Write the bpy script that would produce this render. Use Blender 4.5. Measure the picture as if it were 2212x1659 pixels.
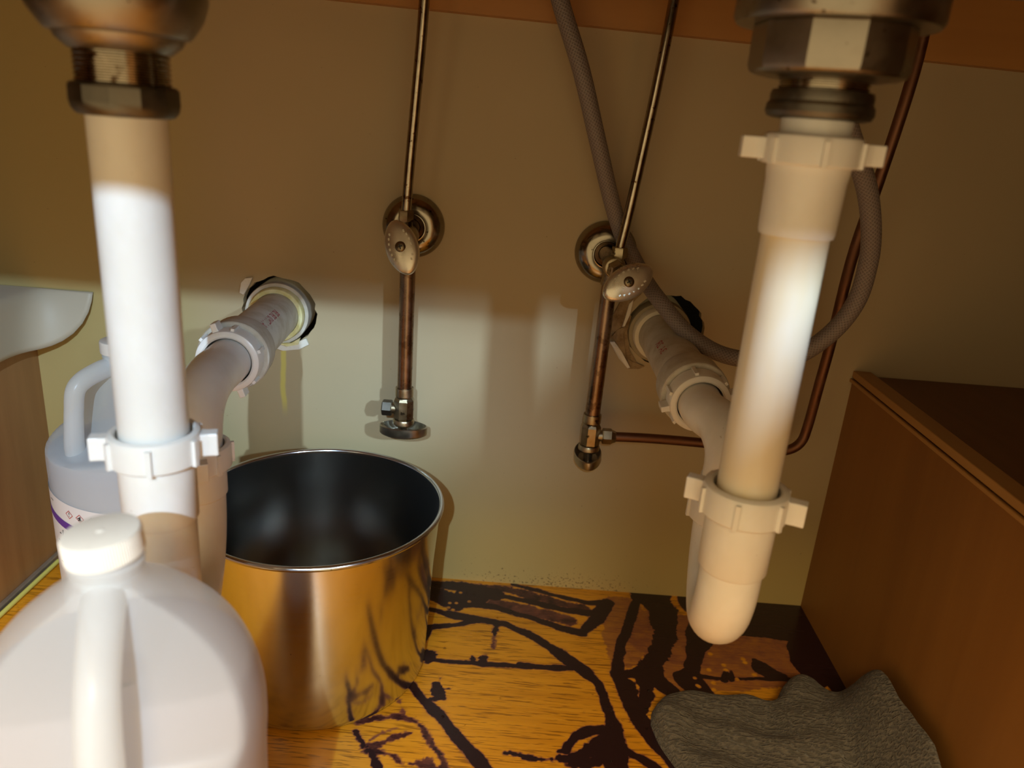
import bpy, bmesh, math, random
import numpy as np
from mathutils import Vector, Matrix, Euler

for o in list(bpy.data.objects): bpy.data.objects.remove(o)
S = bpy.context.scene; COL = S.collection
rnd = random.Random(7)

# ------------------------------------------------------------------ camera
cam = bpy.data.cameras.new('camera'); camo = bpy.data.objects.new('camera', cam); COL.objects.link(camo)
PITCH, ROLL = math.radians(19.1), math.radians(4.4)
FW = Vector((0, math.cos(PITCH), -math.sin(PITCH)))
U0 = Vector((0, math.sin(PITCH), math.cos(PITCH))); R0 = Vector((1, 0, 0))
RT = math.cos(ROLL)*R0 + math.sin(ROLL)*U0; UP = -math.sin(ROLL)*R0 + math.cos(ROLL)*U0
mw = Matrix((RT, UP, -FW)).transposed().to_4x4(); mw.translation = (0, -0.82, 0.555)
camo.matrix_world = mw
cam.sensor_width = 36; cam.lens = 36*1660/2212; cam.clip_start = 0.02
cam.dof.use_dof = True; cam.dof.focus_distance = 0.72; cam.dof.aperture_fstop = 6.0
S.camera = camo
# ------------------------------------------------------------------ light
S.view_settings.view_transform = 'Standard'; S.view_settings.look = 'None'
S.view_settings.exposure = 0.12; S.view_settings.gamma = 1.0; S.view_settings.use_curve_mapping = False
W = bpy.data.worlds.new('kitchen'); S.world = W; W.use_nodes = True
bg = W.node_tree.nodes['Background']; bg.inputs[0].default_value = (1.0, 0.74, 0.38, 1); bg.inputs[1].default_value = 0.93

def spot(name, loc, aim, watts, col, ang, blend, size):
    l = bpy.data.lights.new(name, 'SPOT'); o = bpy.data.objects.new(name, l); COL.objects.link(o)
    l.energy = watts; l.color = col; l.spot_size = math.radians(ang); l.spot_blend = blend; l.shadow_soft_size = size
    o.location = loc; d = Vector(aim) - Vector(loc); o.rotation_euler = d.to_track_quat('-Z', 'Y').to_euler()
    return o
# two small work lamps in the kitchen, in front of the open cabinet: one nearly behind the camera, one to its right
spot('work_lamp', (-0.05, -1.45, 0.885), (-0.345, -0.30, 0.23), 55, (0.56, 0.79, 1.0), 43, 1.0, 0.006)
spot('work_lamp', (0.62, -1.45, 0.885), (0.08, -0.15, 0.42), 70, (0.57, 0.80, 1.0), 30, 1.0, 0.022)
# the warm kitchen ceiling light, high in front of the cabinet
al = bpy.data.lights.new('ceiling_lamp', 'AREA'); ao = bpy.data.objects.new('ceiling_lamp', al); COL.objects.link(ao)
al.shape = 'RECTANGLE'; al.size = 1.0; al.size_y = .9; al.energy = 75; al.color = (1.0, 0.74, 0.38); ao.location = (-0.1, -2.2, 2.0)
ao.rotation_euler = (Vector((0, -.5, .1)) - ao.location).to_track_quat('-Z', 'Y').to_euler()

# ------------------------------------------------------------------ helpers
def mat(name, col=(.8,.8,.8), rough=.5, metal=0.0, **kw):
    m = bpy.data.materials.new(name); m.use_nodes = True
    b = m.node_tree.nodes['Principled BSDF']
    b.inputs['Base Color'].default_value = (*col, 1); b.inputs['Roughness'].default_value = rough; b.inputs['Metallic'].default_value = metal
    for k, v in kw.items(): b.inputs[k.replace('_', ' ')].default_value = v
    return m
def N(m, t, **kw):
    n = m.node_tree.nodes.new(t)
    for k, v in kw.items(): setattr(n, k, v)
    return n
def lk(m, a, b): m.node_tree.links.new(a, b)
def P(m): return m.node_tree.nodes['Principled BSDF']
def coords(m, scale=(1,1,1), rot=(0,0,0)):
    t = N(m, 'ShaderNodeTexCoord'); mp = N(m, 'ShaderNodeMapping'); mp.inputs['Scale'].default_value = scale; mp.inputs['Rotation'].default_value = rot
    lk(m, t.outputs['Object'], mp.inputs[0]); return mp.outputs[0]
def noise(m, vec, scale, detail=3, rough=.5, dist=0.0):
    n = N(m, 'ShaderNodeTexNoise'); n.inputs['Scale'].default_value = scale; n.inputs['Detail'].default_value = detail
    n.inputs['Roughness'].default_value = rough; n.inputs['Distortion'].default_value = dist
    lk(m, vec, n.inputs['Vector']); return n.outputs['Fac']
def ramp(m, fac, stops):
    r = N(m, 'ShaderNodeValToRGB'); e = r.color_ramp.elements
    while len(e) < len(stops): e.new(.5)
    for i, (p, c) in enumerate(stops): e[i].position = p; e[i].color = (*c, 1) if len(c) == 3 else c
    lk(m, fac, r.inputs[0]); return r.outputs[0]
def mixc(m, fac, a, b, mode='MIX'):
    x = N(m, 'ShaderNodeMix', data_type='RGBA', blend_type=mode)
    for s, v in ((x.inputs[0], fac), (x.inputs[6], a), (x.inputs[7], b)):
        if isinstance(v, (int, float)): s.default_value = v
        elif isinstance(v, tuple): s.default_value = (*v, 1)
        else: lk(m, v, s)
    return x.outputs[2]
def math_(m, op, a, b=0.0, clamp=False):
    x = N(m, 'ShaderNodeMath', operation=op); x.use_clamp = clamp
    for s, v in ((x.inputs[0], a), (x.inputs[1], b)):
        if isinstance(v, (int, float)): s.default_value = v
        else: lk(m, v, s)
    return x.outputs[0]
def bump(m, h, strength=.2, dist=.001):
    b = N(m, 'ShaderNodeBump'); b.inputs['Strength'].default_value = strength; b.inputs['Distance'].default_value = dist
    lk(m, h, b.inputs['Height']); lk(m, b.outputs[0], P(m).inputs['Normal'])

class G:
    """collects geometry that becomes ONE mesh object"""
    def __init__(s): s.v = []; s.f = []
    def add(s, v, f, M=None):
        k = len(s.v)
        s.v += [tuple(M @ Vector(p)) if M else tuple(p) for p in v]; s.f += [tuple(i+k for i in q) for q in f]; return s
    def box(s, lo, hi, M=None):
        x0,y0,z0 = lo; x1,y1,z1 = hi
        return s.add([(x0,y0,z0),(x1,y0,z0),(x1,y1,z0),(x0,y1,z0),(x0,y0,z1),(x1,y0,z1),(x1,y1,z1),(x0,y1,z1)],
                     [(0,3,2,1),(4,5,6,7),(0,1,5,4),(1,2,6,5),(2,3,7,6),(3,0,4,7)], M)
    def lathe(s, prof, n=48, M=None, sx=1, sy=1, a0=0.0):
        """prof: (radius, height) list, revolved about local Z; r = 0 ends close it"""
        v = []; idx = []
        for r, z in prof:
            if r <= 1e-9: idx.append([len(v)]); v.append((0,0,z))
            else:
                idx.append(list(range(len(v), len(v)+n)))
                v += [(sx*r*math.cos(a0+2*math.pi*i/n), sy*r*math.sin(a0+2*math.pi*i/n), z) for i in range(n)]
        f = []
        for a, b in zip(idx, idx[1:]):
            if len(a) == 1 and len(b) == 1: continue
            for i in range(n):
                j = (i+1) % n
                if len(a) == 1: f.append((a[0], b[j], b[i]))
                elif len(b) == 1: f.append((a[i], a[j], b[0]))
                else: f.append((a[i], a[j], b[j], b[i]))
        return s.add(v, f, M)
    def tube(s, pts, rad, n=16, caps=True, M=None):
        pts = [Vector(p) for p in pts]; k = len(pts)
        rad = list(rad) if hasattr(rad, '__len__') else [rad]*k
        T = [(pts[min(i+1,k-1)]-pts[max(i-1,0)]).normalized() for i in range(k)]
        a = Vector((0,0,1)) if abs(T[0].z) < .9 else Vector((1,0,0))
        u = T[0].cross(a).normalized(); v = []; f = []
        for i in range(k):
            u = (u - T[i]*u.dot(T[i])).normalized(); w = T[i].cross(u)
            v += [pts[i] + rad[i]*(math.cos(2*math.pi*q/n)*u + math.sin(2*math.pi*q/n)*w) for q in range(n)]
        for i in range(k-1):
            for q in range(n):
                r = (q+1) % n; f.append((i*n+q, i*n+r, (i+1)*n+r, (i+1)*n+q))
        if caps: f.append(tuple(range(n-1,-1,-1))); f.append(tuple(range((k-1)*n, k*n)))
        return s.add(v, f, M)
    def prism(s, poly, z0, z1, M=None):
        n = len(poly)
        return s.add([(x,y,z0) for x,y in poly]+[(x,y,z1) for x,y in poly],
                     [tuple(range(n-1,-1,-1)), tuple(range(n,2*n))]+[(i,(i+1)%n,(i+1)%n+n,i+n) for i in range(n)], M)
    def obj(s, name, m, parent=None, smooth=40, bevel=0, subdiv=0, kind=None, label=None):
        me = bpy.data.meshes.new(name); me.from_pydata(s.v, [], s.f); me.update()
        bm = bmesh.new(); bm.from_mesh(me); bmesh.ops.recalc_face_normals(bm, faces=bm.faces); bm.to_mesh(me); bm.free()
        o = bpy.data.objects.new(name, me); COL.objects.link(o); me.materials.append(m)
        if parent:
            o.parent = parent
        if smooth:
            me.polygons.foreach_set('use_smooth', [True]*len(me.polygons))
            me.set_sharp_from_angle(angle=math.radians(smooth))
        if bevel:
            b = o.modifiers.new('bevel', 'BEVEL'); b.width = bevel; b.segments = 2; b.limit_method = 'ANGLE'; b.angle_limit = math.radians(40)
        if subdiv:
            b = o.modifiers.new('subdivision', 'SUBSURF'); b.levels = subdiv; b.render_levels = subdiv
        if kind: o['kind'] = kind
        if label: o['label'] = label
        return o
def thing(name, label, cat, loc=(0,0,0), group=None):
    o = bpy.data.objects.new(name, None); COL.objects.link(o); o.location = loc; o.empty_display_size = .02
    o['label'] = label; o['category'] = cat
    if group: o['group'] = group
    return o
def tag(o, label, cat, group=None):
    o['label'] = label; o['category'] = cat
    if group: o['group'] = group
    return o
def axisM(loc, d, spin=0.0, up=None):
    """matrix whose local Z points along d"""
    d = Vector(d).normalized()
    if up is None: up = Vector((0,0,1)) if abs(d.z) < .9 else Vector((0,1,0))
    x = (Vector(up) - d*d.dot(Vector(up))).normalized(); y = d.cross(x)
    return Matrix.Translation(loc) @ Matrix((x, y, d)).transposed().to_4x4() @ Matrix.Rotation(spin, 4, 'Z')
def spline(pts, per=8):
    p = [Vector(q) for q in pts]; p = [2*p[0]-p[1]] + p + [2*p[-1]-p[-2]]; out = []
    for i in range(1, len(p)-2):
        for k in range(per):
            t = k/per; a, b, c, d = p[i-1], p[i], p[i+1], p[i+2]
            out.append(.5*((2*b)+(c-a)*t+(2*a-5*b+4*c-d)*t*t+(3*b-3*c+d-a)*t**3))
    out.append(p[-2]); return out
def arc(c, a, b, r, t0, t1, n):
    """points c + r(cos t a + sin t b)"""
    return [Vector(c)+r*(math.cos(t0+(t1-t0)*i/n)*Vector(a)+math.sin(t0+(t1-t0)*i/n)*Vector(b)) for i in range(n+1)]

STAINS_SHADE = [
(1,[(-0.0176,-0.0772,0.0029),(0.0128,-0.0815,0.0031),(0.0397,-0.0967,0.0035),(0.0656,-0.1164,0.0038),(0.0841,-0.136,0.0059),(0.1003,-0.1526,0.0053),(0.1127,-0.1712,0.0032),(0.1169,-0.1918,0.0028),(0.121,-0.2115,0.004),(0.1234,-0.2304,0.0053),(0.1187,-0.2491,0.0094)]),
(1,[(-0.0141,-0.0794,0.0027),(-0.0433,-0.0898,0.0023),(-0.0705,-0.0984,0.0031),(-0.0779,-0.116,0.0045),(-0.0816,-0.141,0.002)]),
(0.8,[(0.0029,-0.0841,0.0031),(0.002,-0.1013,0.0014)]),
(0.5,[(0.002,-0.1013,0.0014),(0.0015,-0.124,0.001)]),
(1,[(-0.0808,-0.1515,0.0014),(-0.056,-0.1521,0.0014),(-0.0096,-0.1514,0.0017),(0.0338,-0.151,0.0025),(0.085,-0.1486,0.0023)]),
(0.9,[(-0.0663,-0.1439,0.0049),(-0.0645,-0.1577,0.0019)]),
(0.9,[(-0.0196,-0.1409,0.0014),(-0.0173,-0.1523,0.0013)]),
(0.9,[(-0.0078,-0.1419,0.0021),(-0.0073,-0.1511,0.0021)]),
(1,[(0.0307,-0.1491,0.0035),(0.0415,-0.1513,0.0029)]),
(1,[(-0.0853,-0.1823,0.0023),(-0.0814,-0.1883,0.0028),(-0.0603,-0.2129,0.0038),(-0.039,-0.2377,0.0039),(-0.0187,-0.2628,0.0042),(-0.0012,-0.2848,0.0049),(0.01,-0.2998,0.0048),(0.026,-0.3226,0.0046)]),
(0.9,[(-0.0606,-0.2109,0.0027),(-0.0537,-0.2081,0.0016),(-0.0483,-0.2055,0.0027)]),
(0.85,[(-0.0533,-0.1873,0.0037),(-0.049,-0.1994,0.0055),(-0.0454,-0.2052,0.0027)]),
(0.8,[(-0.057,-0.1813,0.0011),(-0.043,-0.2008,0.0011)]),
(0.8,[(-0.0501,-0.1762,0.0011),(-0.0518,-0.1997,0.002)]),
(0.8,[(-0.0395,-0.1921,0.0009),(-0.0521,-0.1977,0.0022)]),
(0.9,[(-0.0855,-0.0283,0.0066),(-0.0697,-0.0352,0.0099),(-0.044,-0.0467,0.0119),(-0.0243,-0.0293,0.0121),(-0.0356,-0.0216,0.0089)]),
(0.75,[(-0.0847,-0.0142,0.0045),(-0.0452,-0.0137,0.0067),(0.0003,-0.0261,0.0089)]),
(1,[(-0.0836,-0.0618,0.0019),(-0.0606,-0.0688,0.0032),(-0.0432,-0.0735,0.0047),(-0.0142,-0.0781,0.0031)]),
(1,[(-0.0212,-0.0228,0.0033),(0.0359,-0.0334,0.0026),(0.0795,-0.0453,0.003),(0.119,-0.0517,0.0039)]),
(0.95,[(0.021,-0.0023,0.002),(0.0715,-0.0182,0.0025),(0.1102,-0.0283,0.0026),(0.1352,-0.0265,0.0044)]),
(1,[(0.1352,-0.0265,0.0055),(0.1223,-0.0541,0.0062),(0.1107,-0.0721,0.0053),(0.1003,-0.0894,0.0031)]),
(1,[(0.1003,-0.0888,0.0041),(0.0782,-0.0815,0.0035),(0.0447,-0.0666,0.0028),(0.0154,-0.0563,0.0032),(-0.016,-0.0489,0.0032),(-0.0366,-0.0515,0.0032)]),
(0.55,[(0.0012,-0.0467,0.0076),(0.036,-0.0509,0.0065),(0.0872,-0.0669,0.0064)]),
(0.6,[(-0.0363,-0.0125,0.0045),(0.0177,-0.0146,0.0056),(0.1058,-0.042,0.0054)]),
(1,[(0.1749,-0.0078,0.0034),(0.1601,-0.055,0.0039),(0.1477,-0.0889,0.0037),(0.1391,-0.1224,0.004),(0.1337,-0.1511,0.0053),(0.1365,-0.175,0.0041),(0.1426,-0.1993,0.0044),(0.151,-0.2238,0.0053),(0.1619,-0.2447,0.0052),(0.1751,-0.2717,0.0041),(0.182,-0.2915,0.0032)]),
(0.9,[(0.1915,-0.0056,0.0181),(0.2021,-0.0297,0.0121),(0.1952,-0.0831,0.0094),(0.1811,-0.12,0.008)]),
(0.9,[(0.1779,-0.1204,0.007),(0.1679,-0.145,0.0117)]),
(1,[(0.1344,-0.1522,0.0039),(0.1534,-0.1489,0.0043),(0.1688,-0.1494,0.0077),(0.1821,-0.1635,0.0076),(0.1895,-0.1735,0.0066)]),
(0.8,[(0.1439,-0.1634,0.0057),(0.1484,-0.1884,0.0046),(0.1502,-0.2084,0.0045)]),
(0.9,[(0.1635,-0.1545,0.0087),(0.1616,-0.1787,0.0056),(0.1545,-0.198,0.0046),(0.1506,-0.2162,0.0036)]),
(0.9,[(0.1406,-0.1788,0.0028),(0.1468,-0.2008,0.0036),(0.157,-0.2213,0.0044)]),
(1,[(0.243,-0.0654,0.0138),(0.2272,-0.1012,0.0074),(0.2165,-0.1372,0.0064),(0.2093,-0.1512,0.0112),(0.2206,-0.172,0.0082)]),
(1,[(0.201,-0.1472,0.0056),(0.2191,-0.1468,0.0028),(0.2418,-0.1459,0.0014),(0.2809,-0.1432,0.0014),(0.3137,-0.1395,0.002),(0.3408,-0.1398,0.0023)]),
(0.95,[(0.254,-0.133,0.0009),(0.2484,-0.1468,0.0028)]),
(0.95,[(0.2594,-0.134,0.0009),(0.2553,-0.146,0.0028)]),
(0.95,[(0.2907,-0.1116,0.002),(0.2927,-0.1252,0.0072),(0.3021,-0.1326,0.0071),(0.3153,-0.1344,0.0028)]),
(1,[(0.2573,-0.01,0.0244),(0.2901,-0.0145,0.0291),(0.3267,-0.0226,0.0289),(0.3615,-0.0266,0.0192)]),
(1,[(0.2631,-0.0531,0.0078),(0.2898,-0.0558,0.0093),(0.3202,-0.0541,0.0109),(0.3429,-0.0611,0.0093)]),
(1,[(0.3687,-0.0044,0.0131),(0.3701,-0.0539,0.0202),(0.3703,-0.0953,0.0193),(0.3718,-0.1298,0.0143),(0.3746,-0.1522,0.0098)]),
(1,[(0.348,-0.0758,0.0076),(0.3468,-0.1087,0.0117),(0.3491,-0.1356,0.0085)]),
(0.4,[(0.1915,-0.0794,0.0333),(0.2471,-0.0915,0.0343),(0.3094,-0.0915,0.0328),(0.337,-0.1098,0.0234)]),  # wide faint fills here add painted shade to the reddish right-back stain
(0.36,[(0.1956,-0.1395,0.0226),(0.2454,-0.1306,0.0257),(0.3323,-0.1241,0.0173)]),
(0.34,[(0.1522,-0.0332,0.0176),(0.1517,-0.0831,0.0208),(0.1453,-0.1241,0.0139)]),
(1,[(0.1225,-0.2248,0.0053),(0.1207,-0.2435,0.0086),(0.1115,-0.2533,0.0102)]),
(1,[(0.112,-0.2315,0.0035),(0.0991,-0.2356,0.0038),(0.0861,-0.2433,0.0031),(0.0787,-0.253,0.0026),(0.0756,-0.2621,0.0018),(0.0689,-0.2628,0.0008)]),
(0.85,[(0.099,-0.2563,0.0042),(0.089,-0.2642,0.0034),(0.0779,-0.2713,0.0025),(0.0579,-0.2724,0.0017),(0.038,-0.2726,0.0013),(0.0179,-0.2704,0.0008)]),
(1,[(0.1245,-0.2467,0.0034),(0.1302,-0.2567,0.0034),(0.143,-0.2624,0.0034),(0.1574,-0.2744,0.0033),(0.1686,-0.2864,0.0033)]),
(1,[(0.1155,-0.2547,0.011),(0.1184,-0.2665,0.01),(0.121,-0.2796,0.0082),(0.1229,-0.2986,0.0064)]),
(0.9,[(0.1055,-0.2591,0.0051),(0.1032,-0.2713,0.005)]),
(0.7,[(0.0817,-0.2751,0.005),(0.0925,-0.2724,0.0066),(0.1025,-0.2629,0.005)]),
(1,[(0.1286,-0.2463,0.0012),(0.131,-0.2496,0.0012)]),
(0.85,[(-0.1194,-0.2573,0.0017),(-0.1069,-0.2751,0.0019),(-0.0946,-0.2896,0.0021),(-0.0859,-0.3061,0.0021)]),
(0.6,[(-0.119,-0.2454,0.0012),(-0.1044,-0.2385,0.0018),(-0.0849,-0.2351,0.002),(-0.068,-0.2401,0.0023),(-0.0541,-0.2546,0.0025),(-0.0398,-0.2758,0.0026),(-0.0318,-0.2964,0.0026)]),
(0.55,[(-0.1069,-0.2751,0.0036),(-0.0942,-0.2713,0.0022),(-0.081,-0.2586,0.0017),(-0.07,-0.2536,0.0012)]),
(0.6,[(-0.1041,-0.2797,0.0036),(-0.0849,-0.2802,0.0017),(-0.0767,-0.2843,0.0024),(-0.0648,-0.2996,0.0012)]),
(0.45,[(-0.1028,-0.2671,0.0012),(-0.0932,-0.2559,0.0017),(-0.0825,-0.2496,0.0012)]),
(0.5,[(-0.0858,-0.2169,0.0018),(-0.0796,-0.2304,0.0013)]),
(0.55,[(-0.0644,-0.2902,0.0014),(-0.048,-0.2862,0.0047),(-0.041,-0.2973,0.0023)]),
]
# ------------------------------------------------------------------ materials
def wood(name, dark, light, scale, rough=.45, axis='X', gloss=.0, bands=None):
    m = mat(name, rough=rough)
    sc = {'X': (3, 45, 45), 'Y': (45, 3, 45), 'Z': (45, 45, 3)}[axis]
    v = coords(m, sc); n1 = noise(m, v, scale, 6, .6, .6)
    v2 = coords(m, tuple(a*.12 for a in sc)); n2 = noise(m, v2, scale, 4, .6, 1.2)
    c = ramp(m, n1, [(.3, dark), (.7, light)])
    c = mixc(m, math_(m, 'MULTIPLY', n2, .8, True), c, ramp(m, n2, [(.35, tuple(x*.72 for x in dark)), (.65, light)]))
    lk(m, c, P(m).inputs['Base Color']); bump(m, n1, .12, .0006)
    return m
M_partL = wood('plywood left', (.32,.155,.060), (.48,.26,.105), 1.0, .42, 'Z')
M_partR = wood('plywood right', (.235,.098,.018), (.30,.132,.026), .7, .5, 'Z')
M_edge = wood('edge ply', (.38,.19,.05), (.48,.26,.08), 1.0, .45, 'Y')
M_shelf = wood('shelf wood', (.15,.06,.018), (.20,.085,.026), 1.0, .5, 'Y')
M_rail = wood('rail wood', (.40,.18,.045), (.50,.24,.065), .6, .5, 'X')
M_ceil = wood('counter underside', (.40,.22,.09), (.52,.30,.13), .8, .6, 'X')
M_face = wood('face frame', (.40,.22,.09), (.52,.30,.13), .8, .5, 'X')

# painted back wall, with yellower paint at the left, warm light painted in low down, mould specks at the foot and a glue run below the left drain
M_wall = mat('painted wall', rough=.55); m = M_wall
v = coords(m); n1 = noise(m, v, 3.0, 3, .5); c = ramp(m, n1, [(.3, (.43,.345,.20)), (.7, (.48,.385,.235))])
sep = N(m, 'ShaderNodeSeparateXYZ'); lk(m, v, sep.inputs[0])
def mrange(m, val, a, b, c0=0.0, c1=1.0):
    r = N(m, 'ShaderNodeMapRange', interpolation_type='SMOOTHSTEP'); lk(m, val, r.inputs[0])
    for i, x in enumerate((a, b, c0, c1)): r.inputs[i+1].default_value = x
    return r.outputs[0]
yl = mrange(m, sep.outputs[0], -.30, -.42); c = mixc(m, math_(m, 'MULTIPLY', yl, .8), c, (.50,.40,.15))
low = mrange(m, sep.outputs[2], .24, .04); c = mixc(m, math_(m, 'MULTIPLY', low, .8), c, (.46,.335,.10))  # warm light on the lower wall, painted into the colour
# glue run
wob = noise(m, coords(m, (0,0,14)), 1.0, 3); gx = math_(m, 'ADD', sep.outputs[0], math_(m, 'MULTIPLY', math_(m, 'SUBTRACT', wob, .5), .012))
d = math_(m, 'ABSOLUTE', math_(m, 'ADD', gx, .2585)); run = mrange(m, d, .0042, .0015)
run = math_(m, 'MULTIPLY', run, math_(m, 'MULTIPLY', mrange(m, sep.outputs[2], .208, .235), mrange(m, sep.outputs[2], .305, .295)))
c = mixc(m, math_(m, 'MULTIPLY', run, .65), c, (.72,.62,.10))
sp = noise(m, coords(m, (1,1,1.6)), 260, 2, .6); cl = noise(m, v, 22, 2)
foot = math_(m, 'MULTIPLY', mrange(m, sep.outputs[2], .052, .012), math_(m, 'MULTIPLY', mrange(m, sep.outputs[0], -.10, .0), mrange(m, sep.outputs[0], .24, .12)))
thr = math_(m, 'ADD', math_(m, 'MULTIPLY', foot, .16), math_(m, 'MULTIPLY', cl, .12))
speck = mrange(m, math_(m, 'ADD', sp, thr), .80, .83); c = mixc(m, math_(m, 'MULTIPLY', speck, .75), c, (.08,.05,.02))
lk(m, c, P(m).inputs['Base Color']); bump(m, noise(m, v, 120, 3), .05, .0006)

# floor: lacquered plywood with ink-dark spill stains (stain mask = mesh attribute; it also holds shade painted over the right-back floor)
M_floor = mat('stained plywood', rough=.3); m = M_floor
v = coords(m, (4, 110, 60)); n1 = noise(m, v, 1.6, 6, .65, .3); v2 = coords(m, (1.2, 9, 1)); n2 = noise(m, v2, 2.2, 4, .6, .8)
c = ramp(m, n1, [(.28, (.48,.19,.0075)), (.5, (.70,.31,.014)), (.72, (.78,.37,.024))])
c = mixc(m, .45, c, ramp(m, n2, [(.3, (.50,.20,.008)), (.7, (.78,.37,.026))]))
n3 = noise(m, coords(m, (34, 520, 60)), 1.0, 2, .6, .4); c = mixc(m, mrange(m, n3, .53, .64), c, mixc(m, .62, c, (.12,.040,.004)))
at = N(m, 'ShaderNodeAttribute', attribute_name='stain_shade'); st = at.outputs['Fac']
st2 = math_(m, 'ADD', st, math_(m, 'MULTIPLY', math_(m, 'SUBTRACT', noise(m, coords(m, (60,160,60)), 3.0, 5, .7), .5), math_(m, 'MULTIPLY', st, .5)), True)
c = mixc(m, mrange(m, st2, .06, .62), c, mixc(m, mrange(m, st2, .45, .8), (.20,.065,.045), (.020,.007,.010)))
lk(m, c, P(m).inputs['Base Color']); lk(m, ramp(m, n2, [(.3, (.22,)*3), (.8, (.36,)*3)]), P(m).inputs['Roughness'])
bump(m, n1, .15, .0006)

M_pvc = mat('white pvc', (.80,.77,.72), .32); m = M_pvc
n1 = noise(m, coords(m, (1,1,.6)), 26, 4, .6); c = ramp(m, n1, [(.42, (.80,.785,.745)), (.6, (.85,.845,.825))])
n2 = noise(m, coords(m), 330, 1, .3); c = mixc(m, math_(m, 'MULTIPLY', mrange(m, n2, .79, .82), .5), c, (.35,.27,.18))
lk(m, c, P(m).inputs['Base Color']); P(m).inputs['Subsurface Weight'].default_value = .12; P(m).inputs['Subsurface Radius'].default_value = (.004,.003,.002); P(m).inputs['Subsurface Scale'].default_value = .6
M_pvcy = mat('yellowed pvc', (.78,.66,.45), .32); m = M_pvcy
n1 = noise(m, coords(m, (1,1,.4)), 14, 4, .6); c = ramp(m, n1, [(.40, (.80,.755,.66)), (.62, (.82,.70,.47))])
lk(m, c, P(m).inputs['Base Color'])
M_stub = mat('grey white pvc', (.60,.56,.48), .5); m = M_stub
n1 = noise(m, coords(m), 45, 5, .6); lk(m, ramp(m, n1, [(.35, (.50,.45,.36)), (.6, (.64,.61,.54))]), P(m).inputs['Base Color'])
M_collar = mat('yellow foam collar', (.80,.72,.34), .7); m = M_collar
n1 = noise(m, coords(m), 120, 4); lk(m, ramp(m, n1, [(.35, (.70,.62,.24)), (.65, (.84,.78,.45))]), P(m).inputs['Base Color']); bump(m, n1, .3, .001)
M_washer = mat('black rubber washer', (.03,.03,.03), .6)

def metal(name, a, b, rough=.35, sc=60, spots=None, metalness=1.0):
    m = mat(name, a, rough, metalness); n1 = noise(m, coords(m), sc, 5, .6)
    c = ramp(m, n1, [(.35, a), (.65, b)])
    if spots:
        n2 = noise(m, coords(m), spots[1], 3, .6); c = mixc(m, mrange(m, n2, spots[2], spots[2]+.06), c, spots[0])
    lk(m, c, P(m).inputs['Base Color'])
    lk(m, ramp(m, n1, [(.3, (rough*.75,)*3), (.7, (min(1, rough*1.35),)*3)]), P(m).inputs['Roughness']); bump(m, n1, .06, .0005)
    return m
M_nickel = metal('tarnished nickel', (.28,.25,.205), (.38,.345,.29), .34, 40, ((.05,.03,.015), 140, .66))
M_chrome = metal('old chrome', (.30,.26,.20), (.44,.385,.30), .17, 90, ((.10,.055,.025), 170, .62))
M_brass = metal('dull brass', (.30,.24,.15), (.44,.37,.25), .33, 70, ((.06,.045,.03), 90, .62))
M_dark = metal('dark zinc', (.13,.12,.10), (.20,.185,.155), .42, 60)
M_copper = metal('aged copper', (.21,.145,.095), (.31,.205,.135), .28, 50, ((.16,.10,.06), 70, .56))
M_copper2 = metal('red copper', (.17,.08,.045), (.235,.115,.065), .5, 60)
M_knob = metal('dull knob', (.36,.325,.25), (.48,.44,.35), .34, 60)
M_collar2 = mat('pale collar', (.74,.68,.54), .6)
M_handle = metal('pale handle metal', (.60,.56,.47), (.74,.70,.61), .30, 60, None, .8)
M_escut = metal('old wall plate', (.25,.22,.17), (.36,.32,.255), .19, 40, ((.03,.02,.012), 150, .64))
M_olive = mat('dirty coupling', (.34,.285,.18), .6)
M_screw = metal('screw', (.22,.18,.12), (.30,.25,.17), .4, 60)
M_steel = mat('stainless steel', (.58,.555,.52), .17, 1.0); m = M_steel
n1 = noise(m, coords(m, (1,1,70)), 14, 4, .6); n2 = noise(m, coords(m), 30, 4)
lk(m, ramp(m, n1, [(.3, (.15,)*3), (.7, (.21,)*3)]), P(m).inputs['Roughness']); bump(m, n2, .04, .0012)
n3 = noise(m, coords(m), 420, 1, .3); lk(m, mixc(m, mrange(m, n3, .80, .83), (.64,.69,.76), (.18,.15,.12)), P(m).inputs['Base Color'])
M_steel2 = mat('brushed steel inside', (.50,.495,.48), .2, 1.0)
M_sink = metal('sink steel', (.33,.32,.30), (.40,.39,.37), .45, 20)
M_hose = mat('braided grey hose', (.23,.19,.175), .5); m = M_hose
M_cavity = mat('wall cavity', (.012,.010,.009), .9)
M_torn = mat('torn backing paper', (.45,.33,.18), .9); m = M_torn
n1 = noise(m, coords(m), 60, 5, .7); lk(m, ramp(m, n1, [(.35, (.17,.10,.04)), (.6, (.36,.26,.14))]), P(m).inputs['Base Color']); bump(m, n1, .4, .002)
M_plaster = mat('torn plaster', (.80,.76,.66), .9); bump(M_plaster, noise(M_plaster, coords(M_plaster), 200, 4), .6, .002)
M_cap = mat('white cap', (.83,.80,.73), .42)
M_ink = mat('black ink', (.015,.015,.018), .5); M_red = mat('red ink', (.50,.07,.05), .5); M_purple = mat('purple ink', (.13,.045,.32), .5)
M_grey = mat('grey ink', (.10,.10,.11), .5); M_label = mat('label paper', (.80,.80,.82), .38); M_pred = mat('faded red print', (.42,.05,.07), .6)
M_paper = mat('white shelf paper', (.52,.48,.375), .5); m = M_paper
bump(m, noise(m, coords(m), 14, 3), .2, .004); P(m).inputs['Sheen Weight'].default_value = .1
M_cord = mat('yellow green cord', (.72,.74,.20), .4); M_strip = metal('grey strip', (.28,.25,.23), (.40,.37,.33), .4, 40, None, .5)
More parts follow.
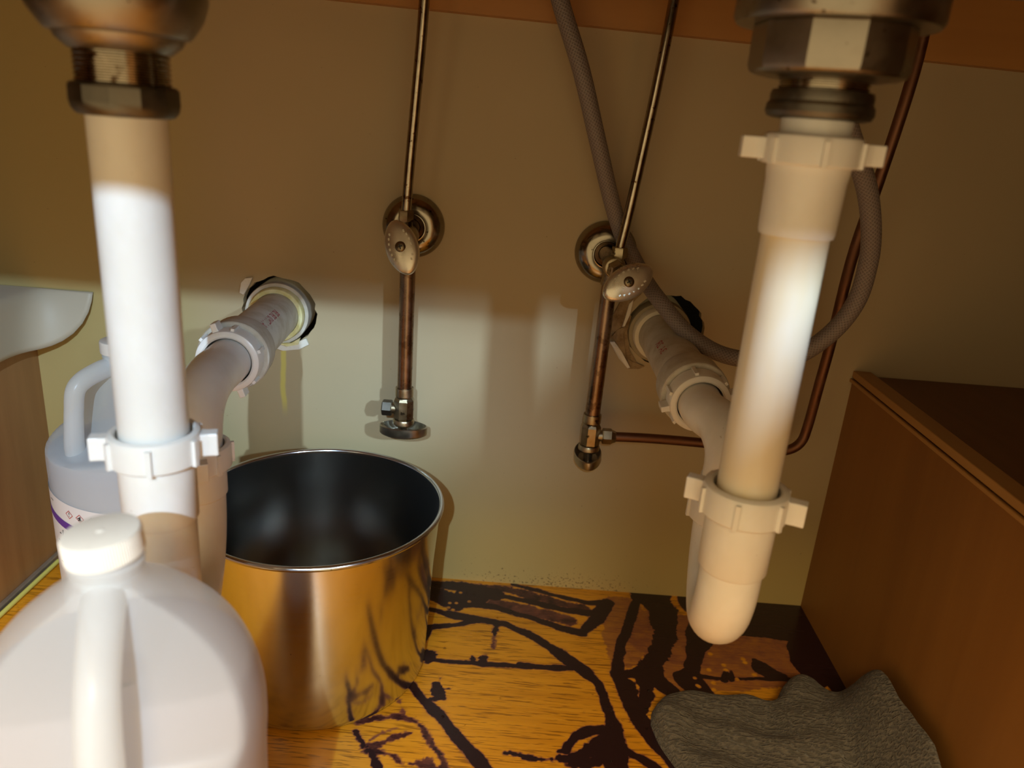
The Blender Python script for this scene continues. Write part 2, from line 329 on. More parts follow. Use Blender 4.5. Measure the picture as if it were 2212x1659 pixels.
M_drop = mat('water drop', (1,1,1), .02, 0, IOR=1.33, Transmission_Weight=1.0)
M_cloth = mat('grey terry cloth', (.20,.175,.145), .95); m = M_cloth
n1 = noise(m, coords(m, (190, 480, 300)), 1.0, 3, .6, 1.4); n2 = noise(m, coords(m), 28, 4)
c = ramp(m, n1, [(.34, (.042,.036,.030)), (.66, (.15,.13,.106))]); c = mixc(m, .25, c, ramp(m, n2, [(.3, (.065,.056,.046)), (.7, (.125,.108,.088))]))
wv_ = N(m, 'ShaderNodeTexWave', bands_direction='DIAGONAL'); wv_.inputs['Scale'].default_value = 62; wv_.inputs['Distortion'].default_value = 9; wv_.inputs['Detail'].default_value = 2.5; wv_.inputs['Detail Scale'].default_value = 2.2
lk(m, coords(m, (.55, 1.5, 1.2)), wv_.inputs['Vector']); c = mixc(m, .55, c, mixc(m, wv_.outputs['Fac'], (.040,.034,.028), (.150,.130,.105)))
lk(m, c, P(m).inputs['Base Color']); bump(m, math_(m, 'ADD', wv_.outputs['Fac'], n1), 1.0, .002); P(m).inputs['Sheen Weight'].default_value = .25

def plastic(name, col, clear, trans, rough=.33):
    """translucent polyethylene: diffuse + translucent + a little see-through + gloss"""
    m = bpy.data.materials.new(name); m.use_nodes = True; t = m.node_tree; b = P(m)
    b.inputs['Base Color'].default_value = (*col, 1); b.inputs['Roughness'].default_value = rough
    tr = N(m, 'ShaderNodeBsdfTranslucent'); tr.inputs[0].default_value = (*col, 1)
    tp = N(m, 'ShaderNodeBsdfTransparent'); tp.inputs[0].default_value = (*[min(1, x*1.1) for x in col], 1)
    a = N(m, 'ShaderNodeMixShader'); a.inputs[0].default_value = trans; lk(m, b.outputs[0], a.inputs[1]); lk(m, tr.outputs[0], a.inputs[2])
    e = N(m, 'ShaderNodeMixShader'); e.inputs[0].default_value = clear; lk(m, a.outputs[0], e.inputs[1]); lk(m, tp.outputs[0], e.inputs[2])
    lk(m, e.outputs[0], t.nodes['Material Output'].inputs[0]); return m
M_jugA = plastic('milky polyethylene', (.93,.97,1.0), .42, .56)
M_jugB = plastic('clear polyethylene', (.94,.98,1.0), .36, .4, .28)
M_liqA = plastic('pinkish liquid', (.54,.455,.47), .06, .6, .2)
M_liqB = plastic('pale blue liquid', (.72,.78,.88), .30, .5, .15)

# ------------------------------------------------------------------ the setting
F0 = .010                                      # height of the cabinet floor
XL, XR, YF = -.538, .378, -.86                 # inner faces of the partitions, front opening
def struct(o): o['kind'] = 'structure'; return o

# floor, a dense grid where the spills are
def stain_shade_field(X, Y):
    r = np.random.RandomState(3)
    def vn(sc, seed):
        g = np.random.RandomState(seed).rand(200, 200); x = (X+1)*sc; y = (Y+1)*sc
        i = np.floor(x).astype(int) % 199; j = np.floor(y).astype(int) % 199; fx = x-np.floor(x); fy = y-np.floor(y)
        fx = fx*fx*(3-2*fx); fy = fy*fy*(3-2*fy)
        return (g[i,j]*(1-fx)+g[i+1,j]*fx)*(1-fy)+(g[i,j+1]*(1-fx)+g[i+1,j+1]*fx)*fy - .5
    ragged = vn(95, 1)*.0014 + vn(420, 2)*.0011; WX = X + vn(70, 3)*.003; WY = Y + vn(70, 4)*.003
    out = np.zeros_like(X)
    for s, pts in STAINS_SHADE:
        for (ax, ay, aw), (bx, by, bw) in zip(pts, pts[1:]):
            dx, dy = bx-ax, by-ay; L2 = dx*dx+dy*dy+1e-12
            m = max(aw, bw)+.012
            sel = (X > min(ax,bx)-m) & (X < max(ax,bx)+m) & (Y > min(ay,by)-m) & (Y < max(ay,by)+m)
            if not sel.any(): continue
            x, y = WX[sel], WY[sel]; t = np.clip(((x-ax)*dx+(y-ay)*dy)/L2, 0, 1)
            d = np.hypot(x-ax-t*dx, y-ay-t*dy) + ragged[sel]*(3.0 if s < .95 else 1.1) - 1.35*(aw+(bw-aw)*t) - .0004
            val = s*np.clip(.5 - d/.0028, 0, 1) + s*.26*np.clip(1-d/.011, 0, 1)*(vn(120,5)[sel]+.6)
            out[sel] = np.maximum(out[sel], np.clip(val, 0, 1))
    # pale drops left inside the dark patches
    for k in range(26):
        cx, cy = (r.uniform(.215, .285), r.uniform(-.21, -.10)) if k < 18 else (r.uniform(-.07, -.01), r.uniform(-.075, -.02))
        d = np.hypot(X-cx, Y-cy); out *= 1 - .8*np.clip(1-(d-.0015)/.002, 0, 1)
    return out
xs = np.concatenate([np.linspace(XL, -.2, 12)[:-1], np.linspace(-.2, XR, 470)]); ys = np.concatenate([np.linspace(YF, -.40, 12)[:-1], np.linspace(-.40, .0, 330)])
XX, YY = np.meshgrid(xs, ys, indexing='ij'); nx, ny = XX.shape
co = np.stack([XX.ravel(), YY.ravel(), np.full(XX.size, F0)], 1)
i, j = np.meshgrid(np.arange(nx-1), np.arange(ny-1), indexing='ij'); a = (i*ny+j).ravel(); q = np.stack([a, a+ny, a+ny+1, a+1], 1)
me = bpy.data.meshes.new('floor'); me.from_pydata(co, [], q.tolist()); me.materials.append(M_floor)
at = me.attributes.new('stain_shade', 'FLOAT', 'POINT'); at.data.foreach_set('value', stain_shade_field(XX, YY).ravel().astype(np.float32))
floor = struct(bpy.data.objects.new('floor', me)); COL.objects.link(floor)
G().box((XL-.02, YF, -.008), (XR+.02, 0, F0-.0006)).obj('floor_board', M_ceil, floor, 0)

# back wall with two ragged holes
def ragged(cx, cz, rx, rz, n, amp, seed):
    r = random.Random(seed)
    return [(cx+rx*(1+r.uniform(-amp, amp))*math.cos(2*math.pi*k/n), cz+rz*(1+r.uniform(-amp, amp))*math.sin(2*math.pi*k/n)) for k in range(n)]
holeL = ragged(-.2615, .335, .0405, .0385, 44, .035, 2); holeR = ragged(.163, .347, .042, .040, 44, .035, 5)
bm = bmesh.new(); ed = []
for loop in ([(-.95,-.02),(.95,-.02),(.95,.76),(-.95,.76)], holeL, holeR):
    vs = [bm.verts.new((x, 0, z)) for x, z in loop]; ed += [bm.edges.new((vs[k], vs[(k+1)%len(vs)])) for k in range(len(vs))]
bmesh.ops.triangle_fill(bm, use_beauty=True, use_dissolve=False, edges=ed)
ext = bmesh.ops.extrude_face_region(bm, geom=list(bm.faces)); bmesh.ops.translate(bm, verts=[g for g in ext['geom'] if isinstance(g, bmesh.types.BMVert)], vec=(0,.010,0))
bmesh.ops.recalc_face_normals(bm, faces=bm.faces)
me = bpy.data.meshes.new('wall_back'); bm.to_mesh(me); bm.free(); me.materials.append(M_wall)
wall = struct(bpy.data.objects.new('wall_back', me)); COL.objects.link(wall)
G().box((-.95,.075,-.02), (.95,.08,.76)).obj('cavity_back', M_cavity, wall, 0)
# ragged backing paper and plaster crumbs round the holes
def flake(pts, m, t, y0=-.0004, y1=-.0025, seed=0, name='torn_paper'):
    r = random.Random(seed); n = len(pts); cx = sum(p[0] for p in pts)/n; cz = sum(p[1] for p in pts)/n
    v = [(x, y0-abs(r.gauss(0, 1))*t, z) for x, z in pts]+[(cx, (y0+y1)/2-t, cz)]+[(x, y1-abs(r.gauss(0, 1))*t, z) for x, z in pts]
    f = [(k,(k+1)%n,n) for k in range(n)]+[(k,(k+1)%n,(k+1)%n+n+1,k+n+1) for k in range(n)]+[tuple(range(2*n,n,-1))]
    return G().add(v, f).obj(name, m, wall, 0)
flake([(.1215,.401),(.134,.395),(.131,.385),(.124,.376),(.1195,.365),(.1185,.352),(.1135,.347),(.1085,.342),(.098,.347),(.104,.360),(.112,.380)], M_torn, .0006, seed=3)
flake([(.1060,.3560),(.1180,.3680),(.1240,.3600),(.1215,.3420),(.1265,.3220),(.1360,.3080),(.1290,.3050),(.1190,.3160),(.1090,.3240),(.1025,.3370),(.1000,.3480)], M_torn, .0006, -.0004, -.0018, seed=21)
flake([(.1105,.3445),(.1185,.349),(.1175,.338),(.1205,.325),(.124,.313),(.117,.318),(.111,.330),(.105,.337)], M_torn, .0012, -.0006, -.004, seed=4)
flake([(.1035,.3305),(.1085,.3310),(.1180,.3200),(.1290,.3030),(.1265,.3015),(.1150,.3130)], M_plaster, .0012, -.0008, -.005, seed=6, name='torn_plaster')
flake([(.1215,.315),(.1305,.3095),(.1455,.3045),(.139,.301),(.127,.3005)], M_torn, .001, seed=8)
flake([(.1195,.374),(.1235,.379),(.1215,.362),(.1175,.349),(.1150,.3485),(.1170,.358)], M_plaster, .0008, -.001, -.005, seed=9, name='torn_plaster')
flake([(-.302,.364),(-.297,.3695),(-.289,.371),(-.293,.362),(-.2995,.351),(-.304,.353)], M_plaster, .0012, seed=11, name='torn_plaster')
flake([(-.274,.2955),(-.262,.2985),(-.247,.2990),(-.232,.3070),(-.229,.3000),(-.240,.2935),(-.258,.2905)], M_plaster, .0010, seed=12, name='torn_plaster')
flake([(-.262,.2995),(-.248,.3010),(-.238,.3075),(-.240,.3000),(-.252,.2970)], M_collar, .0015, -.001, -.006, seed=13, name='glue_lump')

# back rail, counter underside, front frame
rl = G(); rl.add([(-.95,-.018,.6665),(.95,-.018,.6205),(.95,-.018,.76),(-.95,-.018,.76),(-.95,0,.6665),(.95,0,.6205),(.95,0,.76),(-.95,0,.76)],
                [(0,1,2,3),(4,7,6,5),(0,4,5,1),(1,5,6,2),(2,6,7,3),(3,7,4,0)])
struct(rl.obj('trim_1', M_rail, None, 0))
struct(G().box((-.95,YF-.04,.76),(.95,.01,.785)).obj('ceiling', M_ceil, None, 0))
struct(G().box((-.95,YF-.02,.673),(.95,YF,.76)).obj('trim_2', M_face, None, 0))
struct(G().box((-.95,YF-.02,-.02),(-.56,YF,.673)).obj('trim_3', M_face, None, 0))
struct(G().box((.43,YF-.02,-.02),(.95,YF,.673)).obj('trim_4', M_face, None, 0))
struct(G().box((-.97,YF,-.02),(-.95,.01,.76)).obj('trim_5', M_partL, None, 0))
struct(G().box((.95,YF,-.02),(.97,.01,.76)).obj('trim_6', M_partR, None, 0))
dr = bpy.data.objects.new('blocker_door_1', None); COL.objects.link(dr); dr.location = (.432,-.882,0); struct(dr)  # unseen open door, added to block lamp light low on the right
G().box((0,-.40,-.01),(.018,0,.690)).obj('blocker_door_panel', M_face, dr, 0, bevel=.002)
g = G()
for z0, z1, y0, y1 in ((-.01,.05,-.40,0),(.63,.69,-.40,0),(.05,.63,-.40,-.34),(.05,.63,-.06,0)): g.box((-.006,y0,z0),(0,y1,z1))
g.obj('blocker_door_frame', M_face, dr, 0)
for z in (.09,.58): G().lathe([(0,-.02),(.005,-.02),(.005,.02),(0,.02)], 16, Matrix.Translation((.0105,.004,z))).obj('blocker_door_hinge', M_brass, dr, 35)
# low partitions either side, with the shelf boards behind them
wl = struct(G().box((XL-.018,YF,-.008),(XL,0,.338)).obj('wall_left', M_partL, None, 0))
wr = struct(G().box((XR,YF,-.008),(XR+.018,0,.308)).obj('wall_right', M_partR, None, 0))
G().box((XR-.0015,YF,.3095),(XR+.018,0,.3175)).obj('edge_strip', M_edge, wr, 0, bevel=.0008)
G().box((XR-.0035,YF,.3045),(XR-.0001,0,.3085)).obj('edge_strip', M_edge, wr, 0, bevel=.0008)
t = G().box((XR+.0185,YF,.296),(.949,-.0005,.3125)).obj('shelf_board', M_shelf, None, 0, bevel=.001)
tag(t, 'dark wooden shelf board beyond the thick edge of the right partition', 'shelf')
t = G().box((-.949,YF,.321),(XL-.0185,-.0005,.338)).obj('shelf_board', M_shelf, None, 0, bevel=.001)
tag(t, 'wooden shelf board under the white paper, left of the left partition', 'shelf')
# strip at the foot of the left partition and the cord next to it
struct(G().box((XL+.0002,YF,F0),(XL+.006,-.004,F0+.0065)).obj('trim_7', M_strip, None, 0, bevel=.001))
pts = spline([(XL+.0105,-.03,F0+.0028),(XL+.0105,-.10,F0+.0028),(XL+.011,-.17,F0+.0028),(XL+.014,-.25,F0+.0028),(XL+.02,-.36,F0+.0028),(XL+.03,-.5,F0+.0028)], 6)
tag(G().tube(pts, .0026, 10).obj('cord', M_cord), 'yellow green cord lying on the floor along the foot of the left partition', 'cord')

# white paper hanging over the left shelf edge
g = G(); nu, nv = 46, 26; vv = []
for a in range(nu):
    u = a/(nu-1); Y = -.0015 - .42*u**1.6
    al = math.radians(88)*(1-math.exp(-((-Y-.0015)/.016)**1.3)) ; L = .071 + .003*math.sin(30*Y) + .004*math.sin(11*Y)
    for b in range(nv):
        s = b/(nv-1)
        if s < .5: x = -.9 + (XL+.001+.9)*(s/.5); z = .3405+.0015*math.sin(40*Y)*(s/.5)*(1-s/.5)
        else:
            t = (s-.5)/.5; k = al*min(1, t*2.2); R_ = .01
            dl = L*t; aa = al; bend = .012
            if aa < 1e-3: x, z = XL+.001+dl, .3405
            else:
                ang = min(dl/bend, 1)*aa; r_ = bend/max(aa,1e-3)
                if dl < bend: x = XL+.001+r_*math.sin(ang); z = .3405-r_*(1-math.cos(ang))
                else: x = XL+.001+r_*math.sin(aa)+(dl-bend)*math.cos(aa); z = .3405-r_*(1-math.cos(aa))-(dl-bend)*math.sin(aa)
        vv.append((x, Y, z))
ff = [(a*nv+b, (a+1)*nv+b, (a+1)*nv+b+1, a*nv+b+1) for a in range(nu-1) for b in range(nv-1)]
o = g.add(vv, ff).obj('shelf_paper', M_paper, None, 60); sm = o.modifiers.new('thickness', 'SOLIDIFY'); sm.thickness = .0005; sm.offset = 1
tag(o, 'white shelf paper drooping over the edge of the left shelf', 'paper')

# ------------------------------------------------------------------ sink
snk = thing('sink', 'steel double bowl sink underside above both drains', 'sink', (0,-.42,.645))
for xa, xb in ((-.385,-.025), (.005,.365)):
    g = G(); y0, y1, z0, z1 = -.66+.42, -.262+.42, 0, .115
    n = 24; ring = []
    for z, ins in ((.115,-.012),(.03,0),(.010,.006),(.002,.016),(0,.03)):
        pr = []
        for cx, cy, a0 in ((xb-ins-.03, y1-ins-.03, 0), (xa+ins+.03, y1-ins-.03, 90), (xa+ins+.03, y0+ins+.03, 180), (xb-ins-.03, y0+ins+.03, 270)):
            for k in range(6): an = math.radians(a0+90*k/5); pr.append((cx+.03*math.cos(an), cy+.03*math.sin(an), z))
        ring.append(pr)
    v = [p for r in ring for p in r]; k = len(ring[0])
    f = [(i*k+q, i*k+(q+1)%k, (i+1)*k+(q+1)%k, (i+1)*k+q) for i in range(4) for q in range(k)]+[tuple(range(4*k,5*k))]
    g.add(v, f).obj('bowl', M_sink, snk, 40)

# ------------------------------------------------------------------ drains
def slip_nut(parent, loc, d, spin, r=.0254, h=.019, ri=.0208, m=M_pvc, wing=.0090, name='slip_nut', nrib=6, ww=.0050):
    """ring nut about local +Z (d points out of the open lip); two wings and short ribs"""
    Mx = axisM(loc, d, spin)
    g = G(); g.lathe([(ri,0),(r-.0012,0),(r,.0012),(r,h-.004),(r-.0008,h-.0012),(r-.003,h),(ri+.0014,h),(ri,h-.001),(ri,0)], 56, Mx)
    for k in range(nrib):
        a = 2*math.pi*(k+.5)/nrib
        g.box((r-.001,-.0015,.0003),(r+.0020,.0015,h-.003), Mx @ Matrix.Rotation(a,4,'Z'))
    nut = g.obj(name, m, parent, 35)
    for a in (0, math.pi):
        w = G(); w.prism([(r-.0015,-ww),(r+wing*.45,-ww*.85),(r+wing,-ww*.9),(r+wing,ww*.9),(r+wing*.45,ww*.85),(r-.0015,ww)], .002, h-.003, Mx @ Matrix.Rotation(a,4,'Z'))
        w.obj('wing', m, nut, 0, bevel=.0008)
    G().lathe([(.0195,h*.45),(ri-.0002,h*.45),(ri-.0002,h*.62),(.0195,h*.62),(.0195,h*.45)], 32, Mx).obj('washer', M_washer, nut, 35)
    return nut

def trap(parent, x1, y1, x2, y2, zb, r=.0197):
    """U bend from leg 1 (camera side) to leg 2, semicircle below zb"""
    A = Vector((x1,y1,zb)); B = Vector((x2,y2,zb)); c = (A+B)/2; rad = (B-A).length/2; u = (A-B).normalized()
    return A, B, arc(c, u, (0,0,-1), rad, 0, math.pi, 22)

# left drain
L = Vector((-.2035,-.4155,0))
D1 = thing('sink_drain', 'white plastic drain and trap under the left bowl, behind the white jugs', 'drain pipe', (0,0,0))
ML = Matrix.Translation(L)
G().lathe([(.0001,.6445),(.043,.6445),(.0425,.615),(.0415,.596),(.039,.588),(.0345,.5815),(.033,.5795),(.0315,.5785),(.0300,.5785),(.0285,.5755),(.0255,.573),(.0235,.5715),(.0225,.571)], 56, ML).obj('strainer_body', M_nickel, D1, 35)
pr = [(.0222,.5725)]
for k in range(7): pr += [(.0222,.5715-k*.0024),(.0216,.5709-k*.0024),(.0216,.5703-k*.0024),(.0222,.5697-k*.0024)]
G().lathe(pr+[(.0222,.5525),(.0185,.5525)], 48, ML).obj('threaded_neck', M_chrome, D1, 30)
G().lathe([(.0215,.5565),(.0245,.5563),(.0258,.5548),(.0260,.548),(.0252,.5445),(.0232,.5418),(.0205,.5412),(.0192,.5412)], 12, ML @ Matrix.Rotation(.2,4,'Z')).obj('coupling_nut', M_dark, D1, 25, bevel=.0008)
G().lathe([(.0190,.555),(.0190,.345),(.0172,.345),(.0172,.555)], 48, ML).obj('tailpiece', M_pvc, D1, 35)
X2, Y2 = -.2295, -.3055
A, B, U = trap(D1, L.x, L.y, X2, Y2, .268)
slip_nut(D1, (L.x,L.y,.3520), (0,0,1), math.radians(-73))
G().lathe([(.0200,.354),(.0208,.354),(.0212,.351),(.0212,.3150),(.0204,.3135),(.0196,.3135)], 48, ML).obj('trap_socket', M_pvc, D1, 35)
G().tube([A+Vector((0,0,.055))]+U+[B+Vector((0,0,.022))], .0197, 32).obj('trap_bend', M_pvc, D1, 35)
slip_nut(D1, (X2,Y2,.2935), (0,0,1), math.radians(30))
G().lathe([(.0200,.2955),(.0212,.294),(.0212,.272),(.0196,.270)], 48, Matrix.Translation((X2,Y2,0))).obj('trap_socket', M_pvc, D1, 35)
NL = Vector((-.244,-.190,.341)); WL = Vector((-.2640,0,.332)); dL = (NL-WL).normalized()
arm = spline([(X2,Y2,.298),(X2,Y2,.309),(X2-.0005,Y2+.003,.3205),(X2-.0025,Y2+.013,.3335),(X2-.005,Y2+.032,.3425),NL+dL*.055+Vector((0,0,.0006)),NL+dL*.030,NL,NL-dL*.03], 6)
G().tube(arm, .0192, 32).obj('trap_arm', M_pvc, D1, 35)
slip_nut(D1, NL-dL*.004, dL, math.radians(20), .0270, .019, .0206, M_pvc, .0070, ww=.0030)

def stub(name, label, Wp, Np, mc):
    t = thing(name, label, 'drain pipe'); d = (Np-Wp).normalized(); Mx = axisM(Np, -d); ln = (Np-Wp).length
    G().lathe([(.0215,.0055),(.0300,.0055),(.0308,.0065),(.0310,.014),(.0302,.015),(.0302,.034),(.0285,.038),(.0255,.046),(.0242,.050)], 48, Mx).obj('adapter_hub', M_stub, t, 30)
    p = G().lathe([(.0242,.048),(.0242,ln+.045),(.0205,ln+.045),(.0205,.048)], 48, Mx).obj('pipe', M_stub, t, 30)
    G().lathe([(.0246,ln-.012),(.0288,ln-.012),(.0298,ln-.010),(.0302,ln+.0),(.0302,ln+.030),(.0246,ln+.030),(.0246,ln-.012)], 48, Mx).obj('collar', mc, t, 30)
    G().lathe([(.0304,ln-.003),(.0340,ln-.003),(.0346,ln-.001),(.0346,ln+.045),(.0304,ln+.045),(.0304,ln-.003)], 48, Mx).obj('coupling', M_stub if mc is M_collar else M_olive, t, 30)
    return t, p, Mx, ln
T1, P1, MX1, LN1 = stub('wall_drain_pipe', 'grey white drain stub with red print and yellow collar in the left wall hole', WL, NL, M_collar)

# right drain
R_ = Vector((.1555,-.3715,0)); MR = Matrix.Translation(R_)
D2 = thing('sink_drain', 'yellowed white drain with rounded trap hanging under the right bowl', 'drain pipe')
G().lathe([(.0001,.6445),(.0500,.6445),(.0525,.640),(.0525,.6145),(.051,.612),(.034,.612)], 56, ML.__class__.Translation(R_)).obj('strainer_body', M_nickel, D2, 35)
g = G(); g.lathe([(.030,.6125),(.0405,.6125),(.0415,.611),(.0415,.5915),(.0400,.5880),(.036,.5865),(.0225,.5850)], 10, MR @ Matrix.Rotation(.35,4,'Z')); g.obj('locknut', M_nickel, D2, 25, bevel=.001)
pr = []
for k in range(3): pr += [(.0236,.5860-k*.0024),(.0229,.5854-k*.0024),(.0229,.5848-k*.0024),(.0236,.5842-k*.0024)]
G().lathe(pr+[(.0236,.578)], 48, MR).obj('threaded_neck', M_chrome, D2, 30)
G().lathe([(.0225,.5805),(.0262,.5800),(.0270,.5775),(.0268,.5745),(.0282,.5725),(.0285,.569),(.0272,.5665),(.024,.5655),(.0192,.5655)], 40, MR).obj('coupling_nut', M_dark, D2, 30)
G().lathe([(.0190,.575),(.0190,.544),(.0172,.544),(.0172,.575)], 48, MR).obj('upper_tailpiece', M_pvc, D2, 35)
slip_nut(D2, (R_.x,R_.y,.5415), (0,0,1), math.radians(-94), .0268, .0165, .0212, M_pvc, .0118)
G().lathe([(.0198,.546),(.0225,.545),(.0225,.5385),(.0218,.533),(.0214,.5105),(.0212,.5050),(.0206,.5030),(.0191,.5030)], 48, MR).obj('extension_socket', M_pvc, D2, 35)
G().lathe([(.0190,.506),(.0190,.322),(.0172,.322),(.0172,.506)], 48, MR).obj('tailpiece', M_pvcy, D2, 35)
X3, Y3 = .1765, -.2600
A, B, U = trap(D2, R_.x, R_.y, X3, Y3, .2745)
slip_nut(D2, (R_.x,R_.y,.3235), (0,0,1), math.radians(-114), .0275, .0205, .0212, M_pvc, .0105)
G().lathe([(.0200,.326),(.0222,.325),(.0228,.322),(.0224,.2850),(.0212,.2832),(.0200,.283)], 48, MR).obj('trap_socket', M_pvc, D2, 35)
G().tube([A+Vector((0,0,.03))]+U+[B+Vector((0,0,.022))], .0203, 32).obj('trap_bend', M_pvc, D2, 35)
slip_nut(D2, (X3,Y3,.2600), (0,0,1), 0)
NR = Vector((.1625,-.180,.331)); WR = Vector((.1570,0,.344)); dR = (NR-WR).normalized()
NR = Vector((.1640,-.1780,.3330)); dR = (NR-WR).normalized()
arm = spline([(X3,Y3,.272),(X3,Y3,.298),(X3,Y3,.3085),(X3,Y3+.004,.317),(X3-.001,Y3+.013,.3245),(X3-.004,Y3+.030,.3305),NR+dR*.028,NR,NR-dR*.03], 6)
G().tube(arm, .0192, 32).obj('trap_arm', M_pvc, D2, 35)
slip_nut(D2, NR-dR*.004, dR, math.radians(105), .0270, .019, .0206, M_pvc, .0070, ww=.0030)
T2, P2, MX2, LN2 = stub('wall_drain_pipe', 'grey white drain stub with pale collar in the torn right wall hole', WR, NR, M_collar2)

# ------------------------------------------------------------------ flat print helpers
FONT = None
def text_tris(s, size):
    c = bpy.data.curves.new('t', 'FONT'); c.body = s; c.size = size; c.align_x = 'CENTER'; c.align_y = 'CENTER'; c.resolution_u = 3
    o = bpy.data.objects.new('t', c); COL.objects.link(o); bpy.context.view_layer.update()
    me = bpy.data.meshes.new_from_object(o.evaluated_get(bpy.context.evaluated_depsgraph_get()))
    v = [tuple(p.co) for p in me.vertices]; f = [tuple(p.vertices) for p in me.polygons]
    bpy.data.objects.remove(o); bpy.data.curves.remove(c); bpy.data.meshes.remove(me); return v, f

# red factory print along the left stub, running with the pipe, and a rusty dribble below it
v, f = text_tris('JA I 7M0 3R 3R', .0115)
g = G(); vv = []
for x, y, z in v:
    th = y/.0243; vv.append((.02435*math.cos(th), .02435*math.sin(th), .082 + x*.92))
ang = math.radians(40)
g.add(vv, f, MX1 @ Matrix.Rotation(ang, 4, 'Z')); g.obj('print', M_pred, T1, 0)
v, f = text_tris('3A 2R', .0115); g = G()
g.add([(.02435*math.cos(y/.0243), .02435*math.sin(y/.0243), .085+x) for x, y, z in v], f, MX2 @ Matrix.Rotation(math.radians(-50), 4, 'Z')); g.obj('print', M_pred, T2, 0)

# ------------------------------------------------------------------ water supply
def oval_handle(parent, loc, n, major, a=.0268, b=.0160, m=M_handle, screw=True, back=False):
    """domed oval knob, dome along n, long axis along major; hollow behind"""
    Mx = axisM(loc, n, 0, major)
    g = G(); g.lathe([(0,.0046),(.3,.0044),(.6,.0037),(.85,.0024),(.96,.0010),(1.0,-.0004),(1.0,-.0050),(.94,-.0054),(.91,-.0040),(.7,-.0005),(.3,.0010),(.24,.0010),(.24,-.006),(0,-.006)], 44, None, 1, 1)
    g.v = [tuple(Mx @ Vector((x*a, y*b*max(.0, 1-.13*x*x), z*(1 if screw or z > -.001 else 1.7)))) for x, y, z in g.v]
    h = g.obj('handle', m, parent, 45)
    if screw:
        g = G(); g.lathe([(0,.0064),(.0030,.0062),(.0046,.0054),(.0052,.0044),(.0052,.0034)], 24, Mx)
        s = g.obj('screw', M_screw, h, 35)
        q = G(); q.box((-.0026,-.0006,.0050),(.0026,.0006,.00655),Mx); q.box((-.0006,-.0026,.0050),(.0006,.0026,.00655),Mx); q.obj('screw_slot', M_washer, h, 0)
        g = G()
        for sg in (1,-1):                                            # raised lettering, worn away: short bumps along the rim
            for k in range(7):
                t = math.radians(-48+16*k)+(0 if sg > 0 else math.pi); px, py = a*.70*math.cos(t+math.pi/2), b*.66*math.sin(t+math.pi/2)
                g.box((px-.0011,py-.0008,.0016),(px+.0011,py+.0008,.0038),Mx)
        g.obj('raised_lettering', m, h, 0)
    return h
def upper_valve(label, ex, ez, body, cn, hl, hn, hm, dropx):
    t = thing('shutoff_valve', label, 'valve')
    Me = axisM((ex,0,ez), (0,-1,0))
    G().lathe([(.0325,.0004),(.0330,.0014),(.0325,.0034),(.0305,.0075),(.0270,.0115),(.0225,.0142),(.0180,.0152),(.0150,.0150),(.0146,.0160),(.0138,.0162),(.0132,.0150),(.0125,.0120),(.0086,.0105),(.0084,.0004)], 64, Me).obj('escutcheon', M_escut, t, 50)
    bx, by, bz = body
    G().tube([(ex,.03,ez),(ex,-.012,ez),(bx,by+.02,bz),(bx,by+.008,bz)], .0080, 24).obj('stub_pipe', M_copper, t, 40)
    g = G(); Mb = axisM((bx,by+.016,bz), (0,-1,0))
    g.lathe([(0,0),(.0098,0),(.0106,.004),(.0112,.010),(.0118,.016),(.0112,.022),(.0100,.027),(.0092,.0275),(0,.0275)], 24, Mb)
    c = Vector(cn); g.tube([(bx,by,bz), c+Vector((0,0,.002))], .0062, 20)
    g.tube([(bx,by,bz),(dropx,by,bz-.020)], .0095, 24)
    g.obj('valve_body', M_brass, t, 35)
    d = Vector(hl)-Vector((bx,by-.012,bz)); g = G()
    Mp = axisM((bx,by-.010,bz), d); ln = d.length
    g.lathe([(.0090,0),(.0098,.001),(.0098,.009),(.0085,.0105),(.0045,.011),(.0045,ln-.0005),(0,ln-.0005)], 6, Mp); g.obj('packing_nut', M_brass, t, 25)
    G().lathe([(.0048,0),(.0076,.0004),(.0080,.0014),(.0080,.0098),(.0074,.0112),(.0050,.0114)], 6, axisM(c, (0,0,1), .3)).obj('compression_nut', M_brass, t, 25)
    oval_handle(t, hl, hn, hm)
    return t
V1 = upper_valve('upper left shutoff valve with steep oval handle and round wall plate', -.1165, .4390, (-.1165,-.045,.4340), (-.1180,-.045,.4490), (-.1155,-.0860,.4302), (-.10,-1,.28), (-.0095,-.0,.0250), -.1148)
V2 = upper_valve('upper right shutoff valve with slanted oval handle, beside the grey hose', .0885, .4270, (.0935,-.045,.4205), (.0975,-.045,.4290), (.1040,-.0860,.4133), (.05,-1,.30), (.0215,0,.0150), .0912)
